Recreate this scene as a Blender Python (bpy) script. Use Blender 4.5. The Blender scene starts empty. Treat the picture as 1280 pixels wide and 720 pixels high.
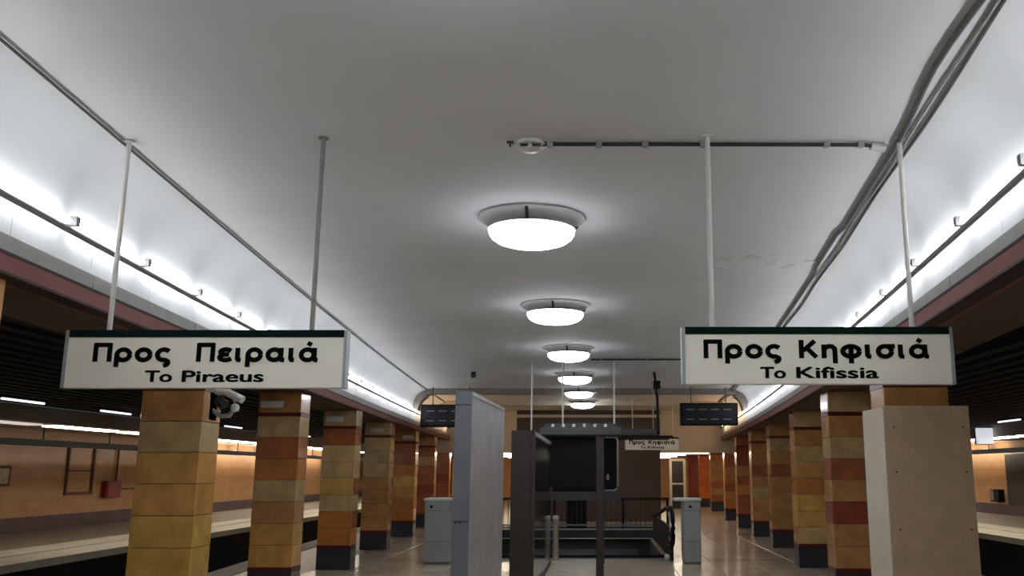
import bpy, bmesh, math, random
from mathutils import Vector, Matrix
random.seed(7)
C = bpy.context.scene.collection
S = bpy.context.scene

# ------------------------------------------------------------------ camera, world, exposure
cam_d = bpy.data.cameras.new('camera'); cam = bpy.data.objects.new('camera', cam_d); C.objects.link(cam)
cam_d.sensor_fit = 'HORIZONTAL'; cam_d.sensor_width = 36.0
cam_d.lens = 36.0 * 1150 / 1280
cam_d.shift_x = -105 / 1280.0
cam_d.clip_start = 0.05; cam_d.clip_end = 300
cam.location = (0, 0, 1.7)
cam.rotation_euler = (math.radians(90) + math.atan(0.2), 0, 0)
S.camera = cam
w = bpy.data.worlds.new('world'); S.world = w; w.use_nodes = True
w.node_tree.nodes['Background'].inputs[0].default_value = (0.9, 0.88, 0.84, 1)
w.node_tree.nodes['Background'].inputs[1].default_value = 0.05
S.view_settings.view_transform = 'Standard'; S.view_settings.look = 'None'
S.view_settings.gamma = 1.0; S.view_settings.use_curve_mapping = False
S.view_settings.exposure = 0.5
TUBE_E, BOWL_E, SIDE_E = 12.0, 13.0, 9.5

# ------------------------------------------------------------------ materials
def srgb(r, g, b):
    f = lambda c: (c/255/12.92 if c/255 <= .04045 else ((c/255+.055)/1.055)**2.4)
    return (f(r), f(g), f(b), 1)
MATS = {}
def mat(name, rgb, rough=.6, metal=0, var=.12, scale=6, bump=0, coat=0, rnd=0, spec=.5):
    m = bpy.data.materials.new(name); m.use_nodes = True; MATS[name] = m
    nt = m.node_tree; b = nt.nodes['Principled BSDF']
    b.inputs['Roughness'].default_value = rough; b.inputs['Metallic'].default_value = metal
    b.inputs['Specular IOR Level'].default_value = spec
    if coat: b.inputs['Coat Weight'].default_value = coat; b.inputs['Coat Roughness'].default_value = .08
    tc = nt.nodes.new('ShaderNodeTexCoord'); n = nt.nodes.new('ShaderNodeTexNoise')
    n.inputs['Scale'].default_value = scale; n.inputs['Detail'].default_value = 5
    add = nt.nodes.new('ShaderNodeVectorMath'); oi = nt.nodes.new('ShaderNodeObjectInfo')
    mul = nt.nodes.new('ShaderNodeMath'); mul.operation = 'MULTIPLY'; mul.inputs[1].default_value = 37.0 if rnd else 0
    nt.links.new(oi.outputs['Random'], mul.inputs[0])
    nt.links.new(tc.outputs['Object'], add.inputs[0]); nt.links.new(mul.outputs[0], add.inputs[1])
    nt.links.new(add.outputs[0], n.inputs['Vector'])
    r = nt.nodes.new('ShaderNodeValToRGB'); e = r.color_ramp.elements
    c = srgb(*rgb); e[0].position = .3; e[1].position = .7
    e[0].color = (*[x*(1-var) for x in c[:3]], 1); e[1].color = (*[min(1, x*(1+var)) for x in c[:3]], 1)
    nt.links.new(n.outputs['Fac'], r.inputs[0])
    if rnd:
        hs = nt.nodes.new('ShaderNodeHueSaturation')
        mr = nt.nodes.new('ShaderNodeMapRange'); mr.inputs[3].default_value = 1-rnd; mr.inputs[4].default_value = 1+rnd
        nt.links.new(oi.outputs['Random'], mr.inputs[0]); nt.links.new(mr.outputs[0], hs.inputs['Value'])
        nt.links.new(r.outputs[0], hs.inputs['Color']); nt.links.new(hs.outputs[0], b.inputs['Base Color'])
    else:
        nt.links.new(r.outputs[0], b.inputs['Base Color'])
    if bump:
        bp = nt.nodes.new('ShaderNodeBump'); bp.inputs['Strength'].default_value = bump; bp.inputs['Distance'].default_value = .02
        nt.links.new(n.outputs['Fac'], bp.inputs['Height']); nt.links.new(bp.outputs[0], b.inputs['Normal'])
    return m
def emis(name, rgb, strength):
    m = bpy.data.materials.new(name); m.use_nodes = True; MATS[name] = m
    b = m.node_tree.nodes['Principled BSDF']; c = srgb(*rgb)
    b.inputs['Base Color'].default_value = (.8, .8, .8, 1); b.inputs['Roughness'].default_value = .4
    b.inputs['Emission Color'].default_value = c; b.inputs['Emission Strength'].default_value = strength
    return m
def tiled_wall(name, rgb, rgb2, bw, bh, rough, axis):
    m = mat(name, rgb, rough, var=.1, scale=1.5)
    nt = m.node_tree; b = nt.nodes['Principled BSDF']
    br = nt.nodes.new('ShaderNodeTexBrick'); br.offset = 0
    br.inputs['Scale'].default_value = 1; br.inputs['Mortar Size'].default_value = .006
    br.inputs['Brick Width'].default_value = bw; br.inputs['Row Height'].default_value = bh
    br.inputs['Color1'].default_value = srgb(*rgb); br.inputs['Color2'].default_value = srgb(*rgb2)
    br.inputs['Mortar'].default_value = srgb(*[x*.8 for x in rgb])
    tc = nt.nodes.new('ShaderNodeTexCoord'); sp = nt.nodes.new('ShaderNodeSeparateXYZ'); cb = nt.nodes.new('ShaderNodeCombineXYZ')
    nt.links.new(tc.outputs['Object'], sp.inputs[0])
    a, c = {'yz': ('Y', 'Z'), 'xy': ('X', 'Y'), 'xz': ('X', 'Z')}[axis]
    nt.links.new(sp.outputs[a], cb.inputs[0]); nt.links.new(sp.outputs[c], cb.inputs[1])
    nt.links.new(cb.outputs[0], br.inputs['Vector']); nt.links.new(br.outputs['Color'], b.inputs['Base Color'])
    return m
WHITE = mat('ceiling_paint', (214, 216, 218), .8, var=.04, scale=.9)
COVE = mat('cove_paint', (224, 226, 228), .7, var=.03)
GREY = mat('grey_fascia', (166, 166, 160), .6, var=.08, scale=3)
RED = mat('red_beam', (126, 60, 54), .5, var=.1, scale=3)
SOFFIT = mat('brown_soffit', (98, 78, 66), .7, var=.15, scale=2)
LIP_SHADOW = mat('maroon_lip_shadow', (52, 22, 24), .6)  # maroon of the lower lip, also colours the painted shadow line
DARK = mat('dark_metal', (34, 34, 37), .5, var=.1)
RAIL = mat('grey_rail', (120, 120, 122), .5, var=.05)
CABLE = mat('cable_grey', (66, 66, 68), .6, var=.1)
CABLE2 = mat('cable_light', (150, 150, 152), .6, var=.1)
PIPEW = mat('white_rod', (206, 206, 200), .45, var=.05)
PIPEG = mat('grey_rod', (136, 136, 136), .45, var=.05)
BOARD = mat('sign_cream', (240, 237, 222), .5, var=.03, scale=2)
GREEN = mat('sign_green', (8, 28, 26), .8, var=.05, spec=.1)
INK = mat('sign_ink', (14, 12, 12), .9, var=.02, spec=.05)
PLINTH = mat('plinth_navy', (50, 50, 62), .25, var=.1, coat=.3)
BAND = mat('band_red', (96, 28, 34), .3, var=.1)
GROUT = mat('grout', (104, 80, 56), .8)
TILE = {}
for k, c in dict(mustard=(218, 174, 92), ochre=(212, 158, 86), olive=(196, 166, 116), tan=(214, 178, 122), brown=(190, 138, 84),
                 orange=(200, 130, 66), rust=(170, 98, 58), red=(150, 70, 46), flame=(250, 124, 48)).items():
    TILE[k] = mat('tile_'+k, c, .2, var=.2, scale=4.5, rnd=.07, coat=.6)
FLOORB = tiled_wall('floor_base', (180, 166, 146), (170, 157, 138), .8, .8, .3, 'xy')
FTILE = mat('floor_tile', (190, 177, 155), .24, var=.12, scale=3, rnd=.1, coat=.2)
EDGE = mat('platform_edge', (196, 190, 172), .6, var=.1, scale=2)
PLAT = mat('side_platform', (132, 124, 112), .6, var=.12, scale=1)
BALLAST = mat('track_ballast', (26, 25, 25), .9, var=.4, scale=9)
SLAT = mat('slat_dark', (20, 20, 22), .8, var=.1)
VOID = mat('track_void', (16, 16, 18), .9)
WALLT = tiled_wall('side_wall_tile', (198, 154, 112), (190, 145, 103), .6, .3, .25, 'yz')
PURPLE = mat('purple_skirting', (88, 70, 78), .35, var=.15, scale=2)
BEAMG = mat('grey_beam', (176, 166, 152), .7, var=.1, scale=1)
PLY = mat('casing_board', (214, 188, 156), .75, var=.1, scale=5, bump=.1)
PLYL = mat('casing_side', (212, 200, 180), .7, var=.05, scale=3)
STEEL = mat('sheet_metal', (158, 160, 164), .42, metal=.35, var=.16, scale=2.5, bump=.05)
STEELD = mat('sheet_metal_dark', (112, 115, 122), .45, metal=.35, var=.12, scale=3)
BRONZE = mat('bronze_panel', (44, 37, 32), .45, var=.15, scale=2)
CABG = mat('cabinet_grey', (158, 164, 164), .4, metal=.2, var=.08, scale=4)
CHROME = mat('brushed_steel', (176, 176, 176), .3, metal=.9, var=.08)
BLACK = mat('black_plastic', (13, 13, 16), .6, var=.1, spec=.2)
SCREEN = mat('black_screen', (17, 19, 27), .35, var=.05, spec=.2)
BROWNW = tiled_wall('brown_wall', (76, 60, 50), (70, 55, 46), 1.1, .7, .4, 'xz')
CREAM = mat('cream_wall', (202, 190, 170), .7, var=.05, scale=1)
CANOPY = mat('canopy_grey', (66, 69, 69), .45, metal=.2, var=.1)
FBOX = mat('fire_red', (130, 26, 34), .4)
FRAMEB = mat('frame_brown', (96, 44, 30), .5)
POSTER = mat('poster', (222, 216, 190), .4, var=.4, scale=5)
TUBE = emis('tube_cool', (248, 251, 255), TUBE_E)
TUBEW = emis('tube_warm', (255, 206, 156), TUBE_E*1.1)
BOWL = emis('bowl_glass', (241, 246, 255), BOWL_E)
LAMPD = emis('side_lamp_dim', (255, 240, 220), 7.0)
LAMPW = emis('wall_washer', (255, 242, 222), 6.5)
LAMPT = emis('track_lamp', (235, 240, 250), 1.2)
LAMPX = emis('side_lamp_faint', (255, 236, 224), .45)
LAMPS = emis('side_lamp', (255, 240, 220), SIDE_E)
LAMPP = emis('passage_lamp', (255, 240, 215), 11.0)
gl = bpy.data.materials.new('glass'); gl.use_nodes = True
b = gl.node_tree.nodes['Principled BSDF']; b.inputs['Base Color'].default_value = (.55, .62, .62, 1)
b.inputs['Transmission Weight'].default_value = 1; b.inputs['Roughness'].default_value = .08; b.inputs['IOR'].default_value = 1.1
GLASS = gl

# ------------------------------------------------------------------ helpers
class MB:
    def __init__(s): s.v = []; s.f = []; s.smooth = False
    def hexa(s, p):                      # p: 4 lower pts, 4 upper pts (ccw)
        n = len(s.v); s.v += [tuple(q) for q in p]
        for f in ((3,2,1,0),(4,5,6,7),(0,1,5,4),(1,2,6,5),(2,3,7,6),(3,0,4,7)): s.f.append([n+i for i in f])
        return s
    def box(s, x0, x1, y0, y1, z0, z1):
        return s.hexa([(x0,y0,z0),(x1,y0,z0),(x1,y1,z0),(x0,y1,z0),(x0,y0,z1),(x1,y0,z1),(x1,y1,z1),(x0,y1,z1)])
    def tube(s, path, r, n=8, smooth=True):
        path = [Vector(p) for p in path]; s.smooth = smooth; base = len(s.v)
        for i, p in enumerate(path):
            t = (path[min(i+1, len(path)-1)] - path[max(i-1, 0)]).normalized()
            u = t.cross(Vector((0,0,1)))
            if u.length < .05: u = t.cross(Vector((1,0,0)))
            u.normalize(); q = t.cross(u)
            for k in range(n):
                a = 2*math.pi*k/n; s.v.append(tuple(p + r*(math.cos(a)*u + math.sin(a)*q)))
        for i in range(len(path)-1):
            for k in range(n):
                a = base+i*n+k; b_ = base+i*n+(k+1) % n; s.f.append([a, b_, b_+n, a+n])
        s.f.append([base+k for k in range(n)][::-1]); s.f.append([base+(len(path)-1)*n+k for k in range(n)])
        return s
    def lathe(s, prof, c, n=32):         # prof: (r,z) list, c centre
        s.smooth = True; base = len(s.v); m = len(prof)
        for r, z in prof:
            for k in range(n):
                a = 2*math.pi*k/n; s.v.append((c[0]+r*math.cos(a), c[1]+r*math.sin(a), c[2]+z))
        for i in range(m-1):
            for k in range(n):
                a = base+i*n+k; b_ = base+i*n+(k+1) % n; s.f.append([a, b_, b_+n, a+n])
        s.f.append([base+k for k in range(n)][::-1]); s.f.append([base+(m-1)*n+k for k in range(n)])
        return s
    def sweep(s, ys, prof):              # prof(y) -> list of (x,z); open strip along y
        base = len(s.v); m = len(prof(ys[0]))
        for y in ys: s.v += [(x, y, z) for x, z in prof(y)]
        for i in range(len(ys)-1):
            for k in range(m-1):
                a = base+i*m+k; s.f.append([a, a+1, a+m+1, a+m])
        return s
    def bar(s, ys, prof):                # closed profile along y with caps
        base = len(s.v); m = len(prof(ys[0]))
        for y in ys: s.v += [(x, y, z) for x, z in prof(y)]
        for i in range(len(ys)-1):
            for k in range(m):
                a = base+i*m+k; b_ = base+i*m+(k+1) % m; s.f.append([a, b_, b_+m, a+m])
        s.f.append([base+k for k in range(m)][::-1]); s.f.append([base+(len(ys)-1)*m+k for k in range(m)])
        return s
    def build(s, name, m, parent=None, bevel=0):
        me = bpy.data.meshes.new(name); off = Vector((0,0,0)); q = parent
        while q is not None: off += q.location; q = q.parent
        me.from_pydata([tuple(Vector(v)-off) for v in s.v], [], s.f)
        bm = bmesh.new(); bm.from_mesh(me); bmesh.ops.recalc_face_normals(bm, faces=bm.faces)
        if bevel: bmesh.ops.bevel(bm, geom=bm.edges[:], offset=bevel, segments=1, affect='EDGES')
        bm.to_mesh(me); bm.free()
        if s.smooth:
            for p in me.polygons: p.use_smooth = True
            try: me.set_sharp_from_angle(angle=math.radians(40))
            except Exception: pass
        me.materials.append(m)
        o = bpy.data.objects.new(name, me); C.objects.link(o)
        if parent is not None: o.parent = parent
        return o
def box(name, m, parent, *a, bevel=0): return MB().box(*a).build(name, m, parent, bevel)
def tag(o, label=None, cat=None, group=None, kind=None):
    if label: o['label'] = label
    if cat: o['category'] = cat
    if group: o['group'] = group
    if kind: o['kind'] = kind
    return o
def thing(name, loc, label, cat, group=None):
    o = bpy.data.objects.new(name, None); C.objects.link(o); o.location = loc; o.empty_display_size = .2
    return tag(o, label, cat, group)
def struct(name, mb, m): return tag(mb.build(name, m), kind='structure')
def copy_child(o, parent, dx=Vector((0,0,0)), m=None):
    c = o.copy(); C.objects.link(c); c.parent = parent; c.location = o.location + dx
    if m is not None: c.material_slots[0].link = 'OBJECT'; c.material_slots[0].material = m
    return c
ORD = ['zeroth','first','second','third','fourth','fifth','sixth','seventh','eighth','ninth','tenth','eleventh','twelfth','thirteenth',
       'fourteenth','fifteenth','sixteenth','seventeenth','eighteenth','nineteenth','twentieth','twenty-first','twenty-second','twenty-third',
       'twenty-fourth','twenty-fifth','twenty-sixth','twenty-seventh']

# the platform bulges: column rows bow outward (x of the column faces towards the middle)
def Lx(y): return -(2.95 + .10*y - .0009*y*y)
def Rx(y): return 1.95 + .115*y - .001*y*y
def Lb(y): return Lx(y) + .03            # beam faces
def Rb(y): return Rx(y) - .16
def frange(a, b_, n): return [a + (b_-a)*i/n for i in range(n+1)]
Y0, Y1 = -9.0, 33.4
ZB, ZC = 2.82, 3.88
AV, BV, ZV = .75, .60, 3.28              # vault: width, rise, springing
def vz(d):                               # ceiling height at distance d from the beam face
    if d >= AV: return ZC
    return ZV + BV*(1-((AV-d)/AV)**3)**(1/3)

# ------------------------------------------------------------------ ceiling
ds = [0, .004, .015, .035, .065, .105, .16, .23, .31, .40, .50, .60, .68, .75]
def cprof(y):
    l, r = Lb(y)-.02, Rb(y)+.02
    P = [(l+d, vz(d)) for d in ds] + [(r-d, vz(d)) for d in reversed(ds)]
    return P
cb = MB().sweep(frange(Y0, Y1, 56), cprof); cb.smooth = True
ceiling = struct('ceiling', cb, WHITE)
# flaking paint near the right cable bundle
FL = mat('flaking_paint', (208, 208, 205), .9, var=.15, scale=20)
for i in range(16):
    x = random.uniform(1.25, 2.35); y = 9.5 + random.uniform(-.35, .35)
    n = 6; fm = MB(); a0 = random.random()*6
    pts = [(x+random.uniform(.02, .07)*1.6*math.cos(a0+2*math.pi*k/n), y+random.uniform(.03, .10)*math.sin(a0+2*math.pi*k/n), vz(Rb(y)-x)-.003-.006*random.random()) for k in range(n)]
    fm.v = pts + [(p[0], p[1], vz(Rb(y)-x)+.004) for p in pts]; fm.f = [list(range(n)), list(range(n, 2*n))] + [[k, (k+1) % n, n+(k+1) % n, n+k] for k in range(n)]
    fm.build('paint_flake', FL, ceiling)
# downstand rib across the vault
def rib(name, ya, yb, drop, m):
    o = MB(); m_ = len(cprof(ya)); base = 0
    for y in (ya, yb):
        for (x, z), (x2, z2) in zip(cprof(y), [(x + (drop if i < len(ds)-6 else (-drop if i > len(ds)+5 else 0)), z-drop) for i, (x, z) in enumerate(cprof(y))]):
            o.v += [(x, y, z), (x2, y, max(z2, 3.3))]
    N = 2*m_
    for k in range(m_-1):
        a = 2*k
        o.f += [[a, a+2, a+3, a+1], [N+a, N+a+1, N+a+3, N+a+2], [a+1, a+3, N+a+3, N+a+1]]
    return struct(name, o, m)
RIB = mat('rib_grey', (132, 124, 116), .8)
rib('trim_5', 24.5, 25.0, .13, RIB)
rib('trim_6', 28.95, 29.4, .13, CREAM)

# ------------------------------------------------------------------ beams (trim_1 left, trim_2 right): soffit body, red edge, grey panels, white cove panels
for side, nm in ((-1, 'trim_1'), (1, 'trim_2')):
    F = Lb if side < 0 else Rb
    ys = frange(Y0, Y1, 40)
    body = struct(nm, MB().bar(ys, lambda y: [(F(y)+side*.14, ZB), (F(y)+side*.78, ZB), (F(y)+side*.78, 4.0), (F(y)+side*.14, 4.0)]), SOFFIT)
    MB().bar(ys, lambda y: [(F(y)-side*.035, ZB-.01), (F(y)+side*.139, ZB-.01), (F(y)+side*.139, 2.935), (F(y)-side*.035, 2.935)]).build('red_edge', RED, body)
    for za, zb in ((2.808, 2.824), (2.922, 2.94)):  # lower strip: maroon lip; upper strip: shadow line put in as dark colour
        MB().bar(ys, lambda y: [(F(y)-side*.039, za), (F(y)+side*.10, za), (F(y)+side*.10, zb), (F(y)-side*.039, zb)]).build('lip_and_shadow_line', LIP_SHADOW, body)
    MB().bar(ys, lambda y: [(F(y)+side*.03, 2.935), (F(y)+side*.139, 2.935), (F(y)+side*.139, 2.95), (F(y)+side*.03, 2.95)]).build('shadow_gap', DARK, body)
    y = -8.4; L = 2.1
    while y < 33:
        a, b_ = y+.008, min(y+L, Y1)-.008
        pr = lambda t, u0, u1, z0, z1: (F(t)+side*u0, t, z0)
        MB().hexa([(F(a)+side*.0, a, 2.95), (F(b_)+side*.0, b_, 2.95), (F(b_)+side*.138, b_, 2.95), (F(a)+side*.138, a, 2.95),
                   (F(a)+side*.0, a, 3.05), (F(b_)+side*.0, b_, 3.05), (F(b_)+side*.138, b_, 3.05), (F(a)+side*.138, a, 3.05)]).build('fascia_panel', GREY, body)
        for a2, b2 in ((y+.004, y+L/2-.004), (y+L/2+.004, y+L-.004)):
            b2 = min(b2, Y1)
            MB().hexa([(F(a2)+side*.03, a2, 3.05), (F(b2)+side*.03, b2, 3.05), (F(b2)+side*.138, b2, 3.05), (F(a2)+side*.138, a2, 3.05),
                       (F(a2)+side*.025, a2, ZV+.02), (F(b2)+side*.025, b2, ZV+.02), (F(b2)+side*.138, b2, ZV+.02), (F(a2)+side*.138, a2, ZV+.02)]).build('cove_panel', COVE, body)
        y += L

# ------------------------------------------------------------------ fluorescent tubes in the coves
for side, word in ((-1, 'left'), (1, 'right')):
    F = Lb if side < 0 else Rb
    rail = MB().tube([(F(y)-side*.05, y, 3.240) for y in frange(-8, 33.2, 60)], .021).build('cable_rail', RAIL)
    tag(rail, 'grey conduit rail running just below the row of tubes in the %s cove' % word, 'conduit')
    y = -7.57; cnt = 0; was = False
    while y < 32.6:
        a, b_ = y+.012, y+1.208
        ctr = (F((a+b_)/2), (a+b_)/2, 3.3)
        seen = y > 4.3
        cnt += 1
        if seen and not was: cnt = 1; was = True
        lab = ('%s fluorescent tube from the front along the %s cove' % (ORD[cnt], word)) if seen else '%s fluorescent tube of the %s cove counted from behind, outside the frame' % (ORD[cnt], word)
        t = thing('fluorescent_lamp', ctr, lab, 'lamp', 'fluorescent tubes in the %s cove' % word)
        P = lambda yy, dz=0, dx=0: (F(yy)-side*(.035+dx), yy, 3.305+dz)
        MB().tube([P(a+.055), P(b_-.055)], .021, 8).build('tube', TUBEW if y > 24.8 else TUBE, t)
        for yy in (a, b_):
            MB().box(P(yy)[0]-.034, P(yy)[0]+.034, yy-.011, yy+.011, 3.285, 3.345).build('lamp_holder', RAIL, t)
        MB().hexa([(F(a)-side*.005, a, 3.285), (F(b_)-side*.005, b_, 3.285), (F(b_)+side*.02, b_, 3.285), (F(a)+side*.02, a, 3.285),
                   (F(a)-side*.005, a, 3.325), (F(b_)-side*.005, b_, 3.325), (F(b_)+side*.02, b_, 3.325), (F(a)+side*.02, a, 3.325)]).build('batten', PIPEW, t)
        y += 1.22

# ------------------------------------------------------------------ floor, stairwell
WX0, WX1, WY0, WY1 = -2.6, 1.4, 19.2, 25.0
def EL(y): return Lx(y) - 2.3
def ER(y): return Rx(y) + 2.3
fm = MB(); ys = sorted(set(frange(Y0, 57, 44) + [WY0, WY1]))
for a, b_ in zip(ys, ys[1:]):
    spans = [(EL, lambda y: WX0), (lambda y: WX1, ER)] if WY0 <= a < WY1 else [(EL, ER)]
    for f, g in spans:
        n = len(fm.v); fm.v += [(f(a), a, -.012), (g(a), a, -.012), (g(b_), b_, -.012), (f(b_), b_, -.012)]; fm.f.append([n, n+1, n+2, n+3])
floor = struct('floor', fm, FLOORB)
tmesh = None
for j in range(20):
    for i in range(13):
        x, y = -5.0+.8*i, 11.2+.8*j
        if x >= WX0-.01 and x < WX1-.01 and y >= WY0-.01 and y < WY1-.25: continue
        if tmesh is None:
            o = MB().box(.006, .794, .006, .794, -.0115, 0).build('floor_tile', FTILE, floor, bevel=.003); tmesh = o.data
        else:
            o = bpy.data.objects.new('floor_tile', tmesh); C.objects.link(o); o.parent = floor
        o.location = (x, y, 0)
for E_, s_ in ((EL, 1), (ER, -1)):
    MB().bar(frange(Y0, 57, 40), lambda y: [(E_(y), -.10), (E_(y)+s_*.5, -.10), (E_(y)+s_*.5, .004), (E_(y), .004)]).build('edge_strip', EDGE, floor)
    MB().sweep(frange(Y0, 57, 40), lambda y: [(E_(y)+s_*.12, -.1), (E_(y)+s_*.12, -1.2)]).build('platform_face', VOID, floor)
sw = MB()
sw.v = [(WX0, WY0, -.012), (WX1, WY0, -.012), (WX1, WY1, -.012), (WX0, WY1, -.012), (WX0, WY0, -3.2), (WX1, WY0, -3.2), (WX1, WY1, -3.2), (WX0, WY1, -3.2)]
sw.f = [[0,1,5,4], [1,2,6,5], [2,3,7,6], [3,0,4,7], [4,5,6,7]]
well = struct('wall_stairwell', sw, mat('stairwell_dark', (62, 58, 55), .5, var=.1))
box('wall_band', STEELD, well, -1.1, 1.1, 24.94, 24.99, -.56, -.28)
for k in range(14):
    MB().box(WX0+.3, WX1-.3, WY0+.3+k*.3, WY0+.62+k*.3, -3.2, -.2*(k+1)).build('step', PLAT, well)

# ------------------------------------------------------------------ columns
TW, TD = .6, .40                          # column width, depth
proto = {}
proto['front'] = MB().box(-.297, .297, -.012, .012, 0, .288).build('tile', TILE['tan'], None, bevel=.004)
proto['side'] = MB().box(-.012, .012, -.197, .197, 0, .288).build('tile', TILE['tan'], None, bevel=.004)
LEV = [.42, .713, 1.006, 1.30, 1.593, 1.886, 2.18, 2.525]    # bottoms; red band between 2.47 and 2.525
NAT = ['ochre', 'brown', 'orange', 'tan', 'rust', 'olive', 'mustard', 'brown', 'rust', 'orange']
def column(xc, y, label, cols, side, group, zt=ZB):
    t = thing('column', (xc, y, 0), label, 'column', group)
    y0, y1 = y, y+TD
    box('core', GROUT, t, xc-.288, xc+.288, y0+.012, y1-.012, .0, zt)
    box('plinth', PLINTH, t, xc-.30, xc+.30, y0-.002, y1+.002, 0, .36, bevel=.006)
    box('red_band', BAND, t, xc-.302, xc+.302, y0-.004, y1+.004, .362, .418)
    box('red_band', BAND, t, xc-.302, xc+.302, y0-.004, y1+.004, 2.47, 2.522)
    for k, z in enumerate(LEV):
        c = TILE[cols[k]]
        alt = TILE[cols[k]] if random.random() < .6 or y < 14 else TILE[random.choice(NAT)]
        for kind, dx, dy in (('front', 0, 0), ('front', 0, TD), ('side', -.288, TD/2), ('side', .288, TD/2)):
            o = bpy.data.objects.new('tile', proto[kind].data); C.objects.link(o); o.parent = t
            o.location = (dx, dy, z)
            o.material_slots[0].link = 'OBJECT'; o.material_slots[0].material = c if dy == 0 else alt
    return t
def rc(far):
    pool = ['brown', 'rust', 'orange', 'brown', 'ochre', 'olive', 'rust', 'tan'] if not far else ['rust', 'brown', 'rust', 'orange', 'red', 'brown']
    return [random.choice(pool) for _ in range(8)]
LC = {1: ['mustard', 'mustard', 'mustard', 'ochre', 'ochre', 'olive', 'brown', 'brown'],
      2: ['ochre', 'ochre', 'brown', 'olive', 'orange', 'rust', 'olive', 'brown'],
      3: ['orange', 'orange', 'tan', 'mustard', 'tan', 'tan', 'rust', 'olive'],
      4: ['brown', 'brown', 'brown', 'brown', 'olive', 'olive', 'olive', 'olive'],
      5: ['orange', 'orange', 'ochre', 'mustard', 'orange', 'rust', 'rust', 'brown'],
      6: ['rust', 'rust', 'red', 'rust', 'rust', 'brown', 'rust', 'brown'], 7: ['rust', 'rust', 'rust', 'red', 'rust', 'rust', 'rust', 'brown']}
RC = {1: ['tan', 'brown', 'tan', 'ochre', 'tan', 'brown', 'brown', 'orange'],
      2: ['brown', 'brown', 'red', 'brown', 'rust', 'olive', 'brown', 'olive'],
      3: ['tan', 'mustard', 'mustard', 'orange', 'ochre', 'tan', 'brown', 'olive'],
      4: ['brown', 'brown', 'brown', 'brown', 'rust', 'brown', 'olive', 'brown'],
      5: ['brown', 'brown', 'olive', 'brown', 'rust', 'brown', 'brown', 'brown']}
YC = {0: 4.9, 1: 8.9, 2: 13.1, 3: 16.95, 4: 21.2, 5: 25.45, 6: 29.75, 7: 33.9}
desc = {1: 'mustard and ochre tiled column, nearest of the left row, beneath the Piraeus sign',
        2: 'second nearest column of the left row, olive and orange-brown tiles, just right of the sign post camera',
        3: 'third column of the left row, tan and mustard tiles over orange ones',
        4: 'fourth column of the left row, olive tiles above brown ones',
        5: 'fifth column of the left row, rust tiles above a yellow middle',
        6: 'sixth column of the left row, dark rust tiles, below the left display',
        7: 'seventh and farthest visible column of the left row, rust tiles by the grey cabinet'}
XL = {0: -3.475, 1: -3.77, 2: -4.17, 3: -4.37}
for i in range(0, 8):
    xr = XL.get(i, Lx(YC[i]))
    column(xr-.3, YC[i], desc.get(i, 'tiled column at the left edge of the frame, only a sliver showing'), LC.get(i) or rc(i > 5), -1, 'left row of tiled columns')
YR = {0: 4.7, 1: 8.55, 2: 12.95, 3: 17.3, 4: 21.65, 5: 25.4, 6: 29.5, 7: 34.0, 8: 41.9, 9: 46.6, 10: 51.5}
XR = {1: 2.66, 2: 3.24, 3: 3.68, 4: 4.03, 5: 4.22, 6: 4.43, 7: 4.66, 8: 5.12, 9: 5.14, 10: 5.06}
descr = {1: 'tiled column wrapped in a beige board casing, its orange-brown top under the Kifissia sign',
         2: 'column of the right row next beyond the board-cased one, brown tiles with one red course',
         3: 'third column of the right row, mustard and tan tiles with an orange course',
         4: 'fourth column of the right row, brown tiles with a rust course',
         5: 'fifth column of the right row, brown and olive tiles',
         6: 'sixth column of the right row, rust-brown tiles',
         7: 'seventh column of the right row, dark brown tiles beside the cream header wall',
         8: 'dark red-brown column standing in the far right passage',
         9: 'bright orange column in the lit right passage',
         10: 'dark brown-red column just left of and behind the bright orange one'}
for i in range(1, 11):
    col = ['flame']*8 if i == 9 else ['red']*8 if i == 10 else (RC.get(i) or rc(i > 5))
    column(XR[i]+.3, YR[i], descr[i], col, 1, 'right row of tiled columns', ZB if i < 8 else 2.6)
for o in proto.values(): bpy.data.objects.remove(o)

# board casing round the first right column
cs = thing('column_casing', (2.98, 8.6, 0), 'beige board casing boxed round the nearest right column', 'casing')
cx0, cx1, cy0, cy1, ch = 2.60, 3.38, 8.40, 9.05, 2.29
box('front_board', PLY, cs, cx0+.02, cx1, cy0, cy0+.02, 0, ch, bevel=.003)
box('side_board', PLYL, cs, cx0, cx0+.02, cy0, cy1, 0, ch-.01, bevel=.003)['label'] = 'paler side board'
box('side_board', PLYL, cs, cx1-.02, cx1, cy0+.021, cy1, 0, ch, bevel=.003)
box('back_board', PLY, cs, cx0+.021, cx1-.021, cy1-.02, cy1, 0, ch)
for zz in (.7, 1.2, 1.7, 2.1):
    for xx in (cx0+.09, cx1-.06):
        MB().lathe([(0.0001, -.003), (.009, -.003), (.009, .003), (.0001, .003)], (0, 0, 0), 8)
        box('screw', DARK, cs, xx-.007, xx+.007, cy0-.003, cy0+.002, zz-.007, zz+.007)

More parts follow.
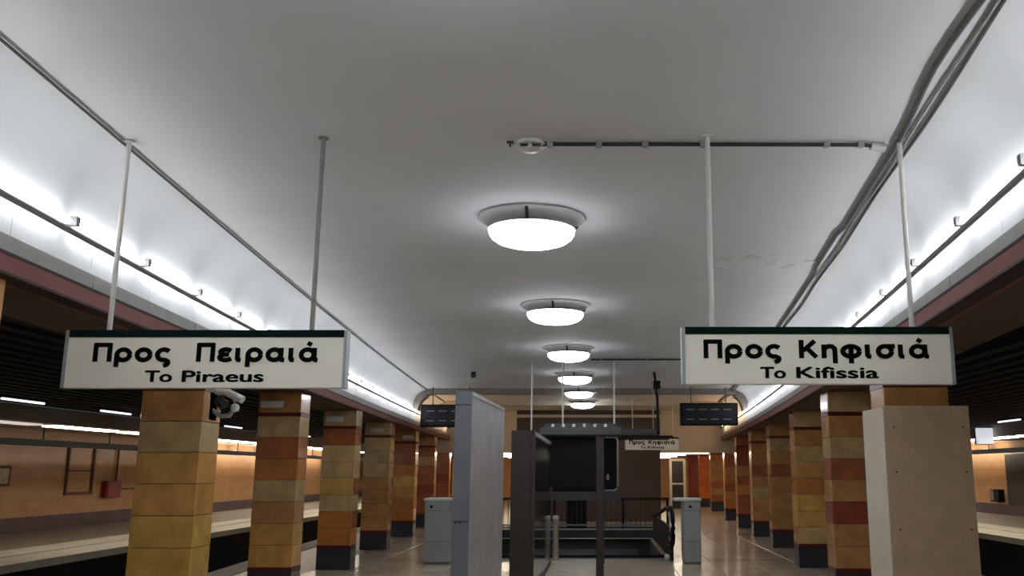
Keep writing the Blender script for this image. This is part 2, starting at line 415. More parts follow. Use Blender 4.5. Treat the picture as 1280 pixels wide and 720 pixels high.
# ------------------------------------------------------------------ bowl ceiling lights
LP = [(-.6, -5.1), (-.6, -.9), (-.58, 3.1), (-.56, 7.77), (-.54, 12.05), (-.49, 16.3), (-.47, 20.6), (-.45, 24.6), (-.42, 28.6)]
first = None
for i, (x, y) in enumerate(LP):
    lab = 'white glass bowl ceiling light, %s from the front in the middle row' % ('nearest and largest' if i == 3 else ORD[i-2]) if i > 2 else 'white glass bowl ceiling light %s, outside the frame' % ['far behind the viewer', 'just behind the viewer', 'above the two large signs']  [i]
    t = thing('ceiling_light', (x, y, ZC), lab, 'ceiling light', 'bowl lights down the middle of the ceiling')
    if first is None:
        first = t
        prof = [(.45, -.0), (.465, -.008), (.46, -.02), (.40, -.05), (.33, -.075), (.30, -.085), (.30, 0)]
        P = [MB().lathe(prof, (x, y, ZC), 40).build('trim_ring', WHITE, t)]
        bp = [(.33, -.118), (.365, -.12), (.372, -.13), (.37, -.15), (.352, -.18), (.31, -.212), (.24, -.236), (.16, -.249), (.07, -.254), (.001, -.255)]
        P.append(MB().lathe(bp, (x, y, ZC), 40).build('bowl', BOWL, t))
        P.append(MB().lathe([(.30, -.08), (.384, -.108), (.384, -.116), (.30, -.116)], (x, y, ZC), 40).build('uplight_blocker', PIPEG, t))  # added plate that blocks the bowl's glow from going upward
        for a in (-92, 28, 148):
            ca, sa = math.cos(math.radians(a)), math.sin(math.radians(a))
            P.append(MB().tube([(x+.445*ca, y+.445*sa, ZC-.02), (x+.40*ca, y+.40*sa, ZC-.075), (x+.385*ca, y+.385*sa, ZC-.115)], .015, 8).build('clip', DARK, t))
    else:
        for o in P: copy_child(o, t)

# ------------------------------------------------------------------ lettering
def text_mesh(s, name, m, parent, x0, x1, zbase, cap, y, bold):
    def mk(body):
        cu = bpy.data.curves.new('txt', 'FONT'); cu.body = body; cu.extrude = .002; cu.resolution_u = 4
        o = bpy.data.objects.new('txt', cu); C.objects.link(o); bpy.context.view_layer.update()
        me = bpy.data.meshes.new_from_object(o.evaluated_get(bpy.context.evaluated_depsgraph_get()))
        bpy.data.objects.remove(o); return me
    r = mk('H'); ch = max(v.co.y for v in r.vertices)-min(v.co.y for v in r.vertices)
    me = mk(s); xs = [v.co.x for v in me.vertices]; sx = (x1-x0-2*bold)/(max(xs)-min(xs)); sz = (cap-bold)/ch; xm = min(xs)
    off = parent.location; o_ = MB(); V = [v.co.copy() for v in me.vertices]; F_ = [list(p.vertices) for p in me.polygons]
    for q, (dx, dz) in enumerate(((0, 0), (bold, 0), (2*bold, 0), (0, bold*.5), (2*bold, bold*.5), (bold, bold))):   # heavy strokes
        n = len(o_.v)
        o_.v += [(x0+dx+(p.x-xm)*sx, y-p.z*.5-.0002*q, zbase+dz+p.y*sz) for p in V]; o_.f += [[n+k for k in f] for f in F_]
    me2 = bpy.data.meshes.new(name); me2.from_pydata([tuple(Vector(v)-off) for v in o_.v], [], o_.f); me2.materials.append(m)
    o = bpy.data.objects.new(name, me2); C.objects.link(o); o.parent = parent
    return o
def ell(cx, cy, rx, ry, a0=0, a1=360, n=24):
    return [(cx+rx*math.cos(math.radians(a0+(a1-a0)*k/n)), cy+ry*math.sin(math.radians(a0+(a1-a0)*k/n))) for k in range(n+1)]
BOWLG = ell(.42, .375, .32, .28)
GLYPH = {'Π': (.9, [[(.1, 0), (.1, 1)], [(.8, 0), (.8, 1)], [(.01, .905), (.89, .905)]]),
    'ρ': (.84, [BOWLG, [(.1, .42), (.1, -.28)]]), 'ο': (.84, [BOWLG]),
    'ς': (.80, [ell(.42, .375, .32, .28, 40, 255) + [(.50, .09), (.63, .03), (.66, -.07), (.58, -.16), (.42, -.2)]]),
    'ε': (.72, [ell(.40, .525, .27, .135, 25, 270), ell(.40, .24, .30, .15, 90, 335), [(.38, .39), (.56, .39)]]),
    'ι': (.36, [[(.1, .75), (.1, .18), (.15, .10), (.28, .085)]]),
    'α': (.98, [BOWLG, [(.76, .75), (.76, .2), (.81, .10), (.94, .085)]]),
    'ά': (.98, [BOWLG, [(.76, .75), (.76, .2), (.81, .10), (.94, .085)], [(.44, .86), (.56, 1.06)]]),
    'Κ': (.92, [[(.1, 0), (.1, 1)], [(.76, .95), (.18, .40)], [(.36, .56), (.82, .05)]]),
    'η': (.76, [[(.1, .75), (.1, 0)], [(.1, .42), (.18, .58), (.34, .655), (.5, .64), (.61, .54), (.63, .4), (.63, -.28)]]),
    'φ': (1.0, [ell(.48, .375, .40, .28), [(.48, .70), (.48, -.28)]]),
    'σ': (.90, [BOWLG, [(.42, .655), (.92, .655)]])}
def stroke_word(word, m, parent, x0, x1, zbase, cap, y):
    hw = .122; q = 0; P = []; cur = 0
    for ch in word:
        adv, polys = GLYPH[ch]; P.append([[(cur+a, b_) for a, b_ in p] for p in polys]); cur += adv+.17
    xs = [a for l in P for p in l for a, _ in p]; lo, hi = min(xs)-.1, max(xs)+.1
    sx = (x1-x0)/(hi-lo)
    for letter in P:
        o_ = MB()
        for p in letter:
            for i, ((a, b_), (c, d)) in enumerate(zip(p, p[1:])):
                L = math.hypot(c-a, d-b_); ux, uy = (c-a)/L, (d-b_)/L; nx, ny = -uy*hw, ux*hw
                ea = .045 if i else 0; eb = .045 if i < len(p)-2 else 0
                a2, b2, c2, d2 = a-ux*ea, b_-uy*ea, c+ux*eb, d+uy*eb
                pts = [(a2+nx, b2+ny), (a2-nx, b2-ny), (c2-nx, d2-ny), (c2+nx, d2+ny)]
                yy = y-.0015-.00003*(q % 40); q += 1
                f = lambda t, yv: (x0+(t[0]-lo)*sx, yv, zbase+t[1]*cap)
                o_.hexa([f(t, y) for t in pts] + [f(t, yy) for t in pts])
        o_.build('letter', m, parent)
def sign(x0, x1, y, z0, z1, rods, l1, l2, label):
    t = thing('hanging_sign', ((x0+x1)/2, y, z0), label, 'sign')
    W = x1-x0; h = z1-z0
    box('board', BOARD, t, x0, x1, y-.03, y+.03, z0, z1, bevel=.004)
    box('green_strip', GREEN, t, x0+.015, x1-.01, y-.036, y+.036, z1-.042, z1+.004)
    box('end_cap', CABG, t, x0-.008, x0+.012, y-.038, y+.038, z0, z1+.002)
    box('end_cap', CABG, t, x1-.012, x1+.008, y-.038, y+.038, z0, z1+.002)
    for xr, m in rods:
        c = vz(min(xr-Lb(y), Rb(y)-xr))
        rod = MB().tube([(xr, y, z1), (xr, y, c-.003)], .016, 10).build('rod', m, t)
        MB().lathe([(.001, 0), (.035, 0), (.035, -.01), (.001, -.01)], (xr, y, c-.002), 12).build('rod_flange', m, rod)
    for (word, a, b_) in l1: stroke_word(word, INK, t, x0+W*a, x0+W*b_, z0+h*.455, h*.325, y-.031)
    for (word, a, b_) in l2: text_mesh(word, 'word', INK, t, x0+W*a, x0+W*b_, z0+h*.105, h*.20, y-.031, .0045)
    return t
sign(-3.345, -1.58, 5.8, 2.215, 2.578, [(-3.1, PIPEW), (-1.81, PIPEG)], [('Προς', .094, .377), ('Πειραιά', .463, .909)], [('To', .291, .389), ('Piraeus', .423, .714)],
     'cream hanging sign reading Προς Πειραιά, To Piraeus, on two rods')
sign(.545, 2.232, 5.76, 2.235, 2.592, [(.735, PIPEW), (2.0, PIPEW)], [('Προς', .071, .364), ('Κηφισιά', .432, .92)], [('To', .284, .379), ('Kifissia', .417, .722)],
     'large near cream hanging sign reading Προς Κηφισιά, To Kifissia')
sign(.87, 2.5, 28, 2.35, 2.72, [(1.1, PIPEW), (2.3, PIPEW)], [('Προς', .071, .364), ('Κηφισιά', .432, .92)], [('To', .284, .379), ('Kifissia', .417, .722)],
     'small far hanging sign with Greek and English lettering, past the lift canopy')

# ------------------------------------------------------------------ ceiling cables, conduit, detectors
def cab(name, d, side, r, m, label, ys, wob=0, dz=0):
    F = Lb if side < 0 else Rb
    P = []
    for y in ys:
        dd = d + (wob(y) if wob else 0)
        P.append((F(y)-side*dd, y, vz(dd)-r-.004-dz))
    return tag(MB().tube(P, r, 8).build(name, m), label, 'cable')
ysc = frange(-8, 33.2, 150)
cab('ceiling_cable', .34, -1, .009, CABLE, 'single dark cable running along the left edge of the ceiling', ysc)
cab('ceiling_cable', .42, 1, .018, CABLE, 'thickest dark conduit of the bundle along the right ceiling edge', ysc, lambda y: .05*math.exp(-((y-4.6)/.7)**2)+(.03 if 8.2 < y < 9.6 else 0))
cab('ceiling_cable', .37, 1, .008, CABLE2, 'pale thin cable in the middle of the right ceiling bundle', [y for y in ysc if y < 10.2], lambda y: .006*math.sin(y*2.7))
cab('ceiling_cable', .335, 1, .010, CABLE, 'outermost dark cable of the right ceiling bundle', ysc, lambda y: .008*math.sin(y*1.9+1))
cd = thing('ceiling_conduit', (.8, 5.88, ZC), 'thin dark conduit from the smoke detector across to the right cables', 'conduit')
MB().tube([(-.36, 5.88, ZC-.018), (.3, 5.88, ZC-.018), (1.2, 5.88, ZC-.02), (1.8, 5.88, ZC-.022), (1.93, 5.9, ZC-.035)], .014, 8).build('pipe', DARK, cd)
for x in (-.31, .02, .33, .72, 1.55, 1.78): box('clip', CABLE2, cd, x-.02, x+.02, 5.855, 5.905, ZC-.036, ZC-.001)
MB().tube([(1.85, 5.89, ZC-.03), (1.95, 5.9, ZC-.04)], .03, 8).build('joint_sleeve', PIPEW, cd)
sd = thing('smoke_detector', (-.44, 5.9, ZC), 'round white smoke detector on the ceiling at the end of the conduit', 'smoke detector')
MB().lathe([(.10, 0), (.10, -.022), (.086, -.028), (.001, -.028)], (-.44, 5.9, ZC), 24).build('base', PIPEW, sd)
MB().lathe([(.07, -.028), (.07, -.05), (.05, -.062), (.001, -.064)], (-.44, 5.9, ZC), 24).build('sensor_head', PIPEW, sd)
for sx in (-.035, .035): box('vent', DARK, sd, -.44+sx-.022, -.44+sx+.022, 5.822, 5.84, ZC-.047, ZC-.034)
box('vent_ring', DARK, sd, -.51, -.37, 5.835, 5.9, ZC-.034, ZC-.029)
bt = thing('ceiling_bracket', (-.57, 5.88, ZC), 'small dark bracket on the ceiling left of the smoke detector', 'bracket')
box('plate', DARK, bt, -.60, -.555, 5.86, 5.90, ZC-.014, ZC-.001, bevel=.003); MB().tube([(-.578, 5.88, ZC-.012), (-.578, 5.88, ZC-.035)], .008).build('hook', DARK, bt)
c2 = thing('ceiling_conduit', (.75, 17.95, ZC), 'far thin conduit crossing the ceiling beside the third bowl light', 'conduit')
MB().tube([(-.1, 17.95, ZC-.02), (2.9, 17.95, ZC-.02)], .017, 8).build('pipe', DARK, c2)
for x in (.1, 1.0, 1.9): box('clip', CABLE2, c2, x-.02, x+.02, 17.92, 17.98, ZC-.04, ZC-.001)
cm = thing('ceiling_sensor', (-2.72, 20.4, ZC), 'small dark sensor on the ceiling above the grey metal partition', 'sensor')
MB().lathe([(.06, 0), (.06, -.03), (.001, -.03)], (-2.72, 20.4, ZC), 14).build('base', DARK, cm)
MB().lathe([(.035, -.03), (.07, -.07), (.06, -.12), (.001, -.14)], (-2.72, 20.4, ZC), 14).build('dome', DARK, cm)

# ------------------------------------------------------------------ train displays
for xa, xb, zz, word in ((2.18, 3.68, 3.17, 'right'), (-4.55, -3.0, 3.13, 'left')):
    t = thing('train_display', ((xa+xb)/2, 24.0, zz-.29), 'black overhead train display hanging at the %s end of the hall' % word, 'display')
    box('housing', BLACK, t, xa, xb, 24.0, 24.18, zz-.29, zz+.29, bevel=.02)
    box('screen', SCREEN, t, xa+.06, xb-.06, 23.99, 24.002, zz-.23, zz+.23)
    for r_ in (-.13, .12):
        for q in range(4): box('dim_row', STEELD, t, xa+.16+q*.32, xa+.16+q*.32+.2, 23.985, 23.991, zz+r_-.012, zz+r_+.012)
    for xx in (xa+.3, xb-.3): MB().tube([(xx, 24.1, zz+.28), (xx, 24.1, vz(min(xx-Lb(24.1), Rb(24.1)-xx))-.002)], .012).build('rod', DARK, t)

# ------------------------------------------------------------------ centre: grey metal partition, lift enclosure, canopy
pt = thing('metal_partition', (-1.27, 10, 0), 'tall pale grey sheet metal partition standing left of the lift', 'partition')
MB().hexa([(-1.36, 9, 0), (-1.2, 9, 0), (-1.12, 11.35, 0), (-1.28, 11.35, 0), (-1.36, 9, 2.47), (-1.2, 9, 2.47), (-1.12, 11.35, 2.47), (-1.28, 11.35, 2.47)]).build('body', STEEL, pt, bevel=.004)
MB().box(-1.365, -1.205, 8.985, 8.999, 0, 2.475).build('front_plate', STEELD, pt)
for zz in (.4, 1.24, 2.34): box('seam', DARK, pt, -1.364, -1.206, 8.981, 8.985, zz-.004, zz+.004)
MB().hexa([(-1.198, 9, 2.43), (-1.19, 9, 2.43), (-1.112, 11.3, 2.43), (-1.118, 11.3, 2.43), (-1.198, 9, 2.465), (-1.19, 9, 2.465), (-1.112, 11.3, 2.465), (-1.118, 11.3, 2.465)]).build('top_trim', CHROME, pt)
for xx, zz in ((-1.33, 1.24), (-1.29, 1.24)): box('rivet', DARK, pt, xx-.008, xx+.008, 8.974, 8.982, zz-.02, zz-.004)

lf = thing('lift_enclosure', (-.4, 15.5, 0), 'dark glazed lift enclosure with grey canopy in the middle of the platform', 'lift')
box('bronze_panel', BRONZE, lf, -1.18, -.9, 13.0, 13.08, 0, 2.27, bevel=.006)['label'] = 'bronze-brown front panel'
box('corner_post', BRONZE, lf, -.9, -.85, 12.99, 13.09, 0, 2.28)
box('side_glass', GLASS, lf, -.885, -.87, 13.09, 18.0, .12, 2.2)
box('glass_rail', CABG, lf, -.91, -.85, 13.09, 18.0, 2.2, 2.26)
box('glass_rail', BRONZE, lf, -.91, -.85, 13.09, 18.0, .0, .12)
box('side_glass', GLASS, lf, -1.17, -1.155, 13.09, 18.0, .12, 2.2)
box('front_post', BRONZE, lf, .0, .11, 13.4, 13.5, 0, 2.2, bevel=.006)
box('rear_post', BRONZE, lf, -.96, -.88, 18.0, 18.1, 0, 2.37)
box('rear_post', BRONZE, lf, .1, .16, 18.0, 18.1, 0, 2.37)
box('canopy', CANOPY, lf, -1.05, .47, 17.2, 19.0, 2.37, 2.5, bevel=.01)
box('canopy_rim', CANOPY, lf, -.98, .42, 17.6, 18.9, 2.5, 2.6)
for q in range(6): MB().lathe([(.001, .0), (.03, .0), (.03, .05), (.001, .06)], (-.82+q*.2, 17.58, 2.535), 10).build('canopy_lamp', PIPEW, lf)
box('dark_glazing', SCREEN, lf, -.88, .09, 18.02, 18.06, 1.42, 2.36)
box('sill', BLACK, lf, -.84, .0, 18.0, 18.08, 1.33, 1.42)
box('cross_rail', CANOPY, lf, -.96, .46, 17.98, 18.10, 1.17, 1.32)
MB().tube([(.10, 18.05, 2.36), (.34, 18.05, 2.36), (.395, 18.05, 2.34), (.415, 18.05, 2.28), (.415, 18.05, 1.45), (.395, 18.05, 1.38), (.34, 18.05, 1.35), (.12, 18.05, 1.35)], .018, 8).build('steel_hoop', CHROME, lf)
box('hoop_fill', BLACK, lf, .16, .39, 18.07, 18.09, 1.37, 2.34)
MB().lathe([(.001, 0), (.035, 0), (.035, .1), (.001, .12)], (.22, 18.02, 1.55), 10).build('call_button', CHROME, lf)
for xx in (-1.28, -.66, .36): MB().tube([(xx, 18.4, 2.5 if xx > -1 else 2.26), (xx, 18.4, ZC-.003)], .017, 8).build('hanger_rod', PIPEW, lf)
box('side_bracket', CANOPY, lf, -1.3, -1.04, 18.35, 18.45, 2.24, 2.42)
box('lower_bar', BRONZE, lf, -.85, .0, 13.42, 13.48, .0, .06)

cn = thing('canopy', (1.1, 20.4, 2.4), 'dark flat canopy hung from a black rod beyond the lift', 'canopy')
MB().hexa([(.2, 19.6, 2.46), (1.3, 19.6, 2.46), (1.55, 21, 2.44), (.2, 21, 2.44), (.2, 19.6, 2.60), (1.25, 19.6, 2.60), (1.3, 21, 2.60), (.2, 21, 2.60)]).build('roof_plate', CANOPY, cn)
box('edge', BLACK, cn, .2, 1.62, 19.55, 21.05, 2.41, 2.45)
MB().tube([(1.37, 20.5, 2.5), (1.36, 20.45, 3.3), (1.29, 20.4, ZC-.004)], .03, 8).build('hanger', BLACK, cn)
MB().tube([(1.25, 20.3, 2.55), (1.25, 20.3, ZC-.004)], .012, 8).build('rod', PIPEG, cn)
box('ceiling_clamp', BLACK, cn, 1.24, 1.42, 20.32, 20.48, 3.5, 3.68)

# ------------------------------------------------------------------ stairwell surroundings
kb = thing('stair_kerb', (-.6, WY0, 0), 'dark kerb along the front edge of the stairwell', 'kerb')
box('kerb_stone', BLACK, kb, WX0+.06, WX1+.04, WY0-.08, WY0-.002, -.0, .07, bevel=.005); box('nosing', STEELD, kb, WX0+.06, WX1+.04, WY0-.085, WY0-.08, .0, .02)
rl = thing('railing', (-.4, 25.1, 0), 'dark baluster railing on a pale kerb behind the stairwell', 'railing')
box('kerb', DARK, rl, -2.6, 1.95, 25.02, 25.25, 0, .20, bevel=.01)
box('kerb_cap', STEEL, rl, -2.62, 1.97, 25.0, 25.27, .20, .235); box('kerb_cap', STEELD, rl, -2.62, 1.97, 25.06, 25.22, .30, .34)
MB().tube([(-2.6, 25.14, 1.0), (1.95, 25.14, 1.0)], .028, 8).build('top_rail', BLACK, rl)
MB().tube([(-2.6, 25.14, .26), (1.95, 25.14, .26)], .018, 8).build('bottom_rail', BLACK, rl)
for xx in (-2.55, -1.1, .72, 1.9): box('post', BLACK, rl, xx-.03, xx+.03, 25.11, 25.17, .2, 1.0)
bal = None
for k in range(33):
    xx = -2.46+k*.13
    if bal is None: bal = MB().tube([(xx, 25.14, .26), (xx, 25.14, .99)], .011, 6).build('baluster', BRONZE, rl); x0b = xx
    else: copy_child(bal, rl, Vector((xx-x0b, 0, 0)))
bx = thing('waste_bin', (-.53, 25.55, 0), 'black waste bin behind the baluster railing, left of the lift post', 'bin')
box('body', BLACK, bx, -.80, -.26, 25.35, 25.75, 0, 1.0, bevel=.015); box('lid', BLACK, bx, -.82, -.24, 25.33, 25.77, 1.0, 1.05, bevel=.01)
bo = thing('bollard', (-.80, 18.9, 0), 'short brushed steel bollard at the corner of the stairwell', 'bollard')
MB().lathe([(.001, 0), (.065, 0), (.065, .78), (.001, .78)], (-.80, 18.9, 0), 16).build('post', CHROME, bo)
MB().lathe([(.068, .78), (.07, .80), (.055, .84), (.001, .85)], (-.80, 18.9, 0), 16).build('cap', PIPEW, bo)
ht = thing('floor_lamp', (1.38, 18.55, 0), 'small white ball light on the floor by the right stair kerb', 'floor light')
MB().lathe([(.001, 0), (.03, 0), (.03, .04), (.001, .04)], (1.38, 18.55, 0), 12).build('foot', CABG, ht)
MB().lathe([(.02, .035), (.045, .055), (.055, .085), (.045, .115), (.02, .135), (.001, .138)], (1.38, 18.55, 0), 14).build('globe', PIPEW, ht)
for xa, xb, s_, word in ((1.66, 1.98, 1, 'right'), (-3.24, -2.74, -1, 'left')):
    t = thing('ticket_cabinet', ((xa+xb)/2, 18.0, 0), 'grey metal cabinet at the %s corner of the stairwell' % word, 'cabinet')
    bd = box('body', CABG, t, xa, xb, 17.9, 18.5, .04, 1.16, bevel=.012)
    box('base', STEELD, t, xa+.01, xb-.01, 17.92, 18.48, 0, .04)
    box('top_cap', PIPEW, t, xa-.16 if s_ > 0 else xa-.02, xb+.02 if s_ > 0 else xb+.16, 17.88, 18.52, 1.16, 1.21, bevel=.008)
    for zz in (.42, .98): box('panel_seam', STEELD, bd, xa+.012, xb-.012, 17.895, 17.90, zz-.006, zz+.006)
    box('lock', BLACK, bd, xa+.10, xa+.15, 17.893, 17.90, 1.03, 1.08)
    # escalator balustrade next to it
    xe = 1.5 if s_ > 0 else -2.62
    e = thing('escalator_balustrade', (xe, 20, 0), 'black rubber handrail balustrade beside the %s grey cabinet' % word, 'handrail')
    pp = [(xe, WY0+5.6, .55), (xe, WY0+.9, .95)] + [(xe, 19.0+.55*math.cos(a), .62+.38*math.sin(a)) for a in [math.radians(q) for q in range(60, 275, 20)]] + [(xe, 19.6, .22)]
    MB().tube(pp, .045, 8).build('handrail', BLACK, e)
    box('skirt_panel', BLACK, e, xe-.02, xe+.02, 18.65, WY1-.3, 0, .62)
    box('inner_trim', CHROME, e, xe-.028, xe-.02, 18.75, 19.3, .36, .42)
    MB().tube([(xe-.04, 18.72, .55), (xe-.04, 18.8, .8), (xe-.04, 19.0, .9)], .018, 8).build('steel_strip', CHROME, e)

# ------------------------------------------------------------------ end wall, passages
ew = struct('wall_far', MB().box(-2.85, 2.3, 33.4, 33.7, 0, 4.0), BROWNW)
struct('wall_far_left', MB().box(-5.9, -2.85, 33.38, 33.7, 2.37, 4.0), CREAM)
struct('wall_far_right', MB().box(2.3, 5.4, 33.38, 33.7, 2.37, 4.0), CREAM)
box('wall_cornice', CREAM, ew, -2.85, 2.3, 33.3, 33.42, 3.62, 3.72)
struct('ceiling_passage_right', MB().box(2.3, 8.2, 33.7, 57, 2.6, 2.7), CREAM)
struct('ceiling_passage_left', MB().box(-8.6, -2.85, 33.7, 57, 2.6, 2.7), CREAM)
struct('wall_passage_right', MB().box(2.15, 2.3, 33.7, 56, 0, 2.6), mat('passage_tan', (190, 140, 90), .4))
struct('wall_passage_left', MB().box(-2.85, -2.7, 33.7, 56, 0, 2.6), MATS['passage_tan'])
struct('wall_passage_end', MB().box(-8.6, 8.2, 56, 56.2, 0, 2.6), MATS['passage_tan'])
for xa, xb, word in ((2.42, 4.15, 'right'), (-4.9, -3.1, 'left')):
    t = thing('passage_lamp', ((xa+xb)/2, 34.3, 2.55), 'bright fluorescent batten across the mouth of the far %s passage' % word, 'lamp')
    box('housing', PIPEW, t, xa, xb, 34.22, 34.38, 2.48, 2.6); box('diffuser', LAMPP, t, xa+.03, xb-.03, 34.2, 34.4, 2.36, 2.48)
    for yy in (38.5, 43, 47.5, 52):
        t = thing('passage_lamp', ((xa+xb)/2, yy, 2.55), 'fluorescent batten on the %s passage ceiling %s' % (word, {38.5: 'just beyond the header', 43: 'halfway along', 47.5: 'past the middle', 52: 'near the end wall'}[yy]), 'lamp')
        box('housing', PIPEW, t, xa, xb, yy-.08, yy+.08, 2.54, 2.6); box('diffuser', LAMPP, t, xa+.03, xb-.03, yy-.07, yy+.07, 2.46, 2.54)
df = thing('door_frame', (3.8, 44, 0), 'pale door frame with a crossbar in the far right passage', 'door')
for xx in (3.5, 4.15): box('jamb', CREAM, df, xx-.06, xx+.06, 44, 44.12, 0, 2.2)
box('head', CREAM, df, 3.44, 4.21, 44, 44.12, 2.2, 2.32); box('crossbar', CREAM, df, 3.56, 4.09, 44.02, 44.1, 1.12, 1.2)
box('leaf', BRONZE, df, 3.56, 4.09, 44.06, 44.08, 0.02, 2.2)

# ------------------------------------------------------------------ tracks and side platforms
for s_, word in ((-1, 'left'), (1, 'right')):
    px, wx = 10.9*s_, 16.6*s_
    px0 = (lambda y: EL(y)) if s_ < 0 else (lambda y: ER(y))
    x_ = lambda a, b_: (min(a, b_), max(a, b_))
    struct('floor_track_'+word, MB().box(*x_(2.0*s_, px), -9, 75, -1.35, -1.2), BALLAST)
    sp = struct('floor_platform_'+word, MB().box(*x_(px+.25*s_, wx), -9, 75, -1.2, 0), PLAT)
    box('coping', EDGE, sp, *x_(px, px+1.0*s_), -9, 75, -.14, .012); box('light_band', EDGE, sp, *x_(px+1.15*s_, px+2.1*s_), -9, 75, -.01, .008)
    box('platform_face', VOID, sp, *x_(px+.16*s_, px+.25*s_), -9, 75, -1.2, -.14)
    for k in (2, 3.5):
        box('rail', STEELD, bpy.data.objects['floor_track_'+word], *x_(px-k*s_-.035, px-k*s_+.035), -9, 75, -1.2, -1.04)
    wl = struct('wall_'+word, MB().box(*x_(wx, wx+.2*s_), -9, 75, 0, 3.0), WALLT)
    bs = struct('baseboard_'+word, MB().box(*x_(wx-.03*s_, wx), -9, 75, 0, .42), PURPLE)
    struct('ceiling_platform_'+word, MB().box(*x_(px+.35*s_, wx), -9, 75, 2.92, 3.0), BEAMG)
    bm_ = struct('trim_%d' % (3 if s_ < 0 else 4), MB().box(*x_(px, px+.35*s_), -9, 75, 2.66, 2.95), BEAMG)
    # dark slatted ceiling above the track
    tc = struct('ceiling_track_'+word, MB().box(*x_(2.0*s_, px), -9, 75, 3.95 if False else 4.02, 4.1), VOID)
    F = Lb if s_ < 0 else Rb
    for k in range(20):
        xs = px - (.18+k*.34)*s_
        if abs(xs) < 4.2 - (1.2 if s_ > 0 else 0): break
        # a slat stops where the bulging beam cuts it off
        ya = -9; yb = 75
        lim = [y for y in frange(-9, 33.4, 80) if abs(F(y))+.8 > abs(xs)-.1]
        if lim and min(lim) > -8.9: yb = min(lim)
        if lim and min(lim) <= -8.9: continue
        MB().box(*x_(xs-.08, xs+.08), ya, yb, 2.96, 3.06).build('slat', SLAT, tc)
    # lamps and tray over the side platform
    y = -5.0; n = 0
    while y < 68:
        n += 1
        t = thing('side_platform_lamp', (px+.75*s_, y+1.3, 2.6), 'long light fitting under the beam of the %s side platform, %s along' % (word, ORD[n]), 'lamp', 'light fittings of the %s side platform' % word)
        box('housing', PIPEW, t, *x_(px+.6*s_, px+.9*s_), y, y+2.6, 2.68, 2.915)
        box('diffuser', LAMPX if (s_ < 0 and n == 8) else LAMPD if (s_ < 0 and y < 32) else LAMPS, t, *x_(px+.58*s_, px+.92*s_), y+.02, y+2.58, 2.645, 2.68)
        y += 3.1
    for n_, y in enumerate((37.5, 40.7, 43.9, 47.1, 50.3, 53.5)):
        t = thing('wall_lamp', (wx-.3*s_, y+1.5, 2.5), 'bright batten atop the %s side platform wall, %s from the near end' % (word, ORD[n_+1]), 'lamp', 'wall washers of the %s side platform' % word)
        box('bracket', PIPEW, t, *x_(wx-.5*s_, wx-.002*s_), y+1.3, y+1.7, 2.60, 2.64)
        box('diffuser', LAMPW, t, *x_(wx-.5*s_, wx-.3*s_), y, y+3.0, 2.5, 2.6)
    y = 9.0; n = 0
    while y < 60:
        n += 1
        t = thing('track_lamp', (px-1.1*s_, y+.6, 2.9), 'slim fluorescent batten under the dark slats of the %s track, %s along' % (word, ORD[n]), 'lamp', 'battens over the %s track' % word)
        box('batten', DARK, t, *x_(px-1.14*s_, px-1.06*s_), y, y+1.25, 2.91, 2.955)
        MB().tube([(px-1.1*s_, y+.03, 2.89), (px-1.1*s_, y+1.22, 2.89)], .02, 6).build('tube', LAMPT, t)
        y += 3.1
    tr = thing('cable_tray', (px+2.2*s_, 30, 2.3), 'black cable tray hanging over the %s side platform' % word, 'cable tray')
    box('tray', BLACK, tr, *x_(px+2.0*s_, px+2.3*s_), -9, 75, 2.30, 2.44)
    for yy in range(-8, 74, 3): MB().tube([(px+2.15*s_, yy, 2.44), (px+2.15*s_, yy, 2.92)], .015, 6).build('hanger', BLACK, tr)
struct('wall_end', MB().box(-17, 17, 75, 75.2, -1.4, 4.1), VOID)

# things on the side walls
wlx = -16.6
def wy(px): return 16.55*1173/(745-px)
p1 = thing('poster', (wlx, wy(8), 1.2), 'pale framed poster at the left edge of the frame on the far left wall', 'poster')
box('sheet', POSTER, p1, wlx+.02, wlx+.03, 25.2, 26.5, 1.38, 1.80); box('frame', FRAMEB, p1, wlx+.0, wlx+.02, 25.1, 26.6, 1.30, 1.88)
p2 = thing('wall_frame', (wlx, wy(100), 1.5), 'red-brown empty frame on the left side platform wall', 'frame')
ya, yb = wy(85), wy(117)
for y_ in (ya, yb): box('stile', FRAMEB, p2, wlx+.0, wlx+.05, y_-.05, y_+.05, .98, 2.5)
box('bottom_rail', FRAMEB, p2, wlx+.0, wlx+.05, ya, yb, .98, 1.08); box('cross_rail', FRAMEB, p2, wlx+.0, wlx+.04, ya, yb, 1.72, 1.76)
p3 = thing('fire_box', (wlx, wy(139), 1.0), 'dark red fire box on the left side platform wall', 'fire box')
fc = box('case', FBOX, p3, wlx+.005, wlx+.2, wy(130), wy(148), .86, 1.40, bevel=.01); box('door', FBOX, fc, wlx+.2, wlx+.22, wy(131.5), wy(146.5), .90, 1.36)
MB().tube([(wlx+.05, wy(146), 1.4), (wlx+.05, wy(146), 2.5)], .03, 6).build('supply_pipe', FRAMEB, p3)
MB().tube([(wlx+.05, wy(148), 1.13), (wlx+.05, wy(200), 1.13)], .035, 6).build('side_pipe', FRAMEB, p3)
rx = 16.6
p4 = thing('wall_box', (rx-.02, 38.7, .5), 'dark metal box on the right side platform wall', 'box')
box('case', BLACK, p4, rx-.25, rx-.001, 38.3, 39.1, .5, 1.0); box('door', CHROME, p4, rx-.26, rx-.25, 38.75, 39.05, .55, .97)
p5 = struct('door_1', MB().box(rx-.05, rx, 31.5, 37.9, .42, 2.4), BRONZE)
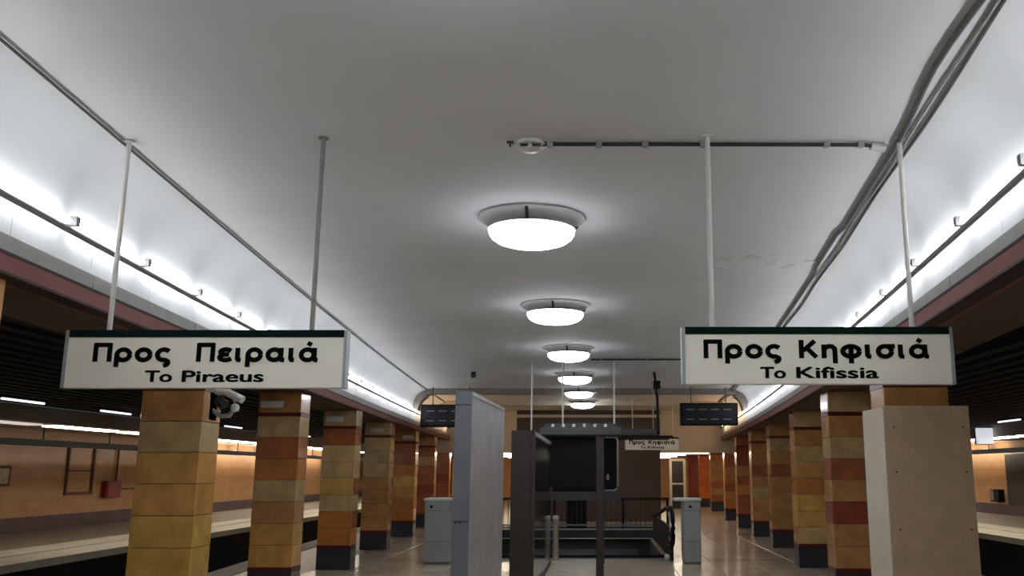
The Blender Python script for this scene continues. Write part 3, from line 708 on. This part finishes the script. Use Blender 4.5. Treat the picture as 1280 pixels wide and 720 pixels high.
ls = thing('light_box_sign', (10.63, 25.4, 2.45), 'small white lit box hanging before the right track beam beside the casing', 'sign')
box('case', emis('lit_white', (230, 235, 245), .5), ls, 10.42, 10.84, 25.4, 25.55, 2.45, 2.88, bevel=.01); box('frame', DARK, ls, 10.40, 10.86, 25.551, 25.6, 2.43, 2.90)
for xx in (10.5, 10.76): MB().tube([(xx, 25.48, 2.88), (xx, 25.48, 3.0)], .012, 6).build('hanger', DARK, ls)

# cctv camera on the first left column, plates on the next ones
cc = thing('cctv_camera', (-3.6, 9.1, 2.3), 'white bullet security camera on a bracket beside the nearest left column', 'camera')
def cp(x, y, z): return (x, y, z)
MB().tube([(-3.78, 9.12, 2.30), (-3.70, 9.12, 2.24), (-3.6, 9.1, 2.24), (-3.545, 9.08, 2.31), (-3.55, 9.08, 2.40)], .022, 8).build('bracket', CABG, cc)
box('wall_plate', DARK, cc, -3.79, -3.77, 9.03, 9.21, 2.2, 2.48)
MB().tube([(-3.70, 9.0, 2.475), (-3.60, 8.98, 2.465), (-3.42, 8.95, 2.385)], .038, 10).build('housing', PIPEW, cc)
MB().lathe([(.001, -.045), (.035, -.03), (.045, 0), (.035, .03), (.001, .045)], (-3.53, 9.05, 2.315), 12).build('joint', PIPEW, cc)
MB().tube([(-3.70, 9.03, 2.40), (-3.62, 9.02, 2.33)], .05, 10).build('lens_barrel', DARK, cc)
for i, (x, z) in ((2, (-4.53, 2.60)), (3, (-4.72, 2.61)), (4, (-4.95, 2.6)), (5, (-5.1, 2.6))):
    yy = YC[i]
    t = thing('loudspeaker', (x, yy-.08, z), 'small white loudspeaker at the top of the %s left column' % ORD[i], 'loudspeaker', 'loudspeakers on the left columns')
    box('bracket', DARK, t, x-.03, x+.03, yy-.09, yy-.012, z+.02, z+.06)
    MB().hexa([(x-.15, yy-.19, z-.02), (x+.15, yy-.19, z-.02), (x+.13, yy-.08, z), (x-.13, yy-.08, z), (x-.15, yy-.19, z+.07), (x+.15, yy-.19, z+.07), (x+.13, yy-.08, z+.08), (x-.13, yy-.08, z+.08)]).build('case', PIPEW, t)
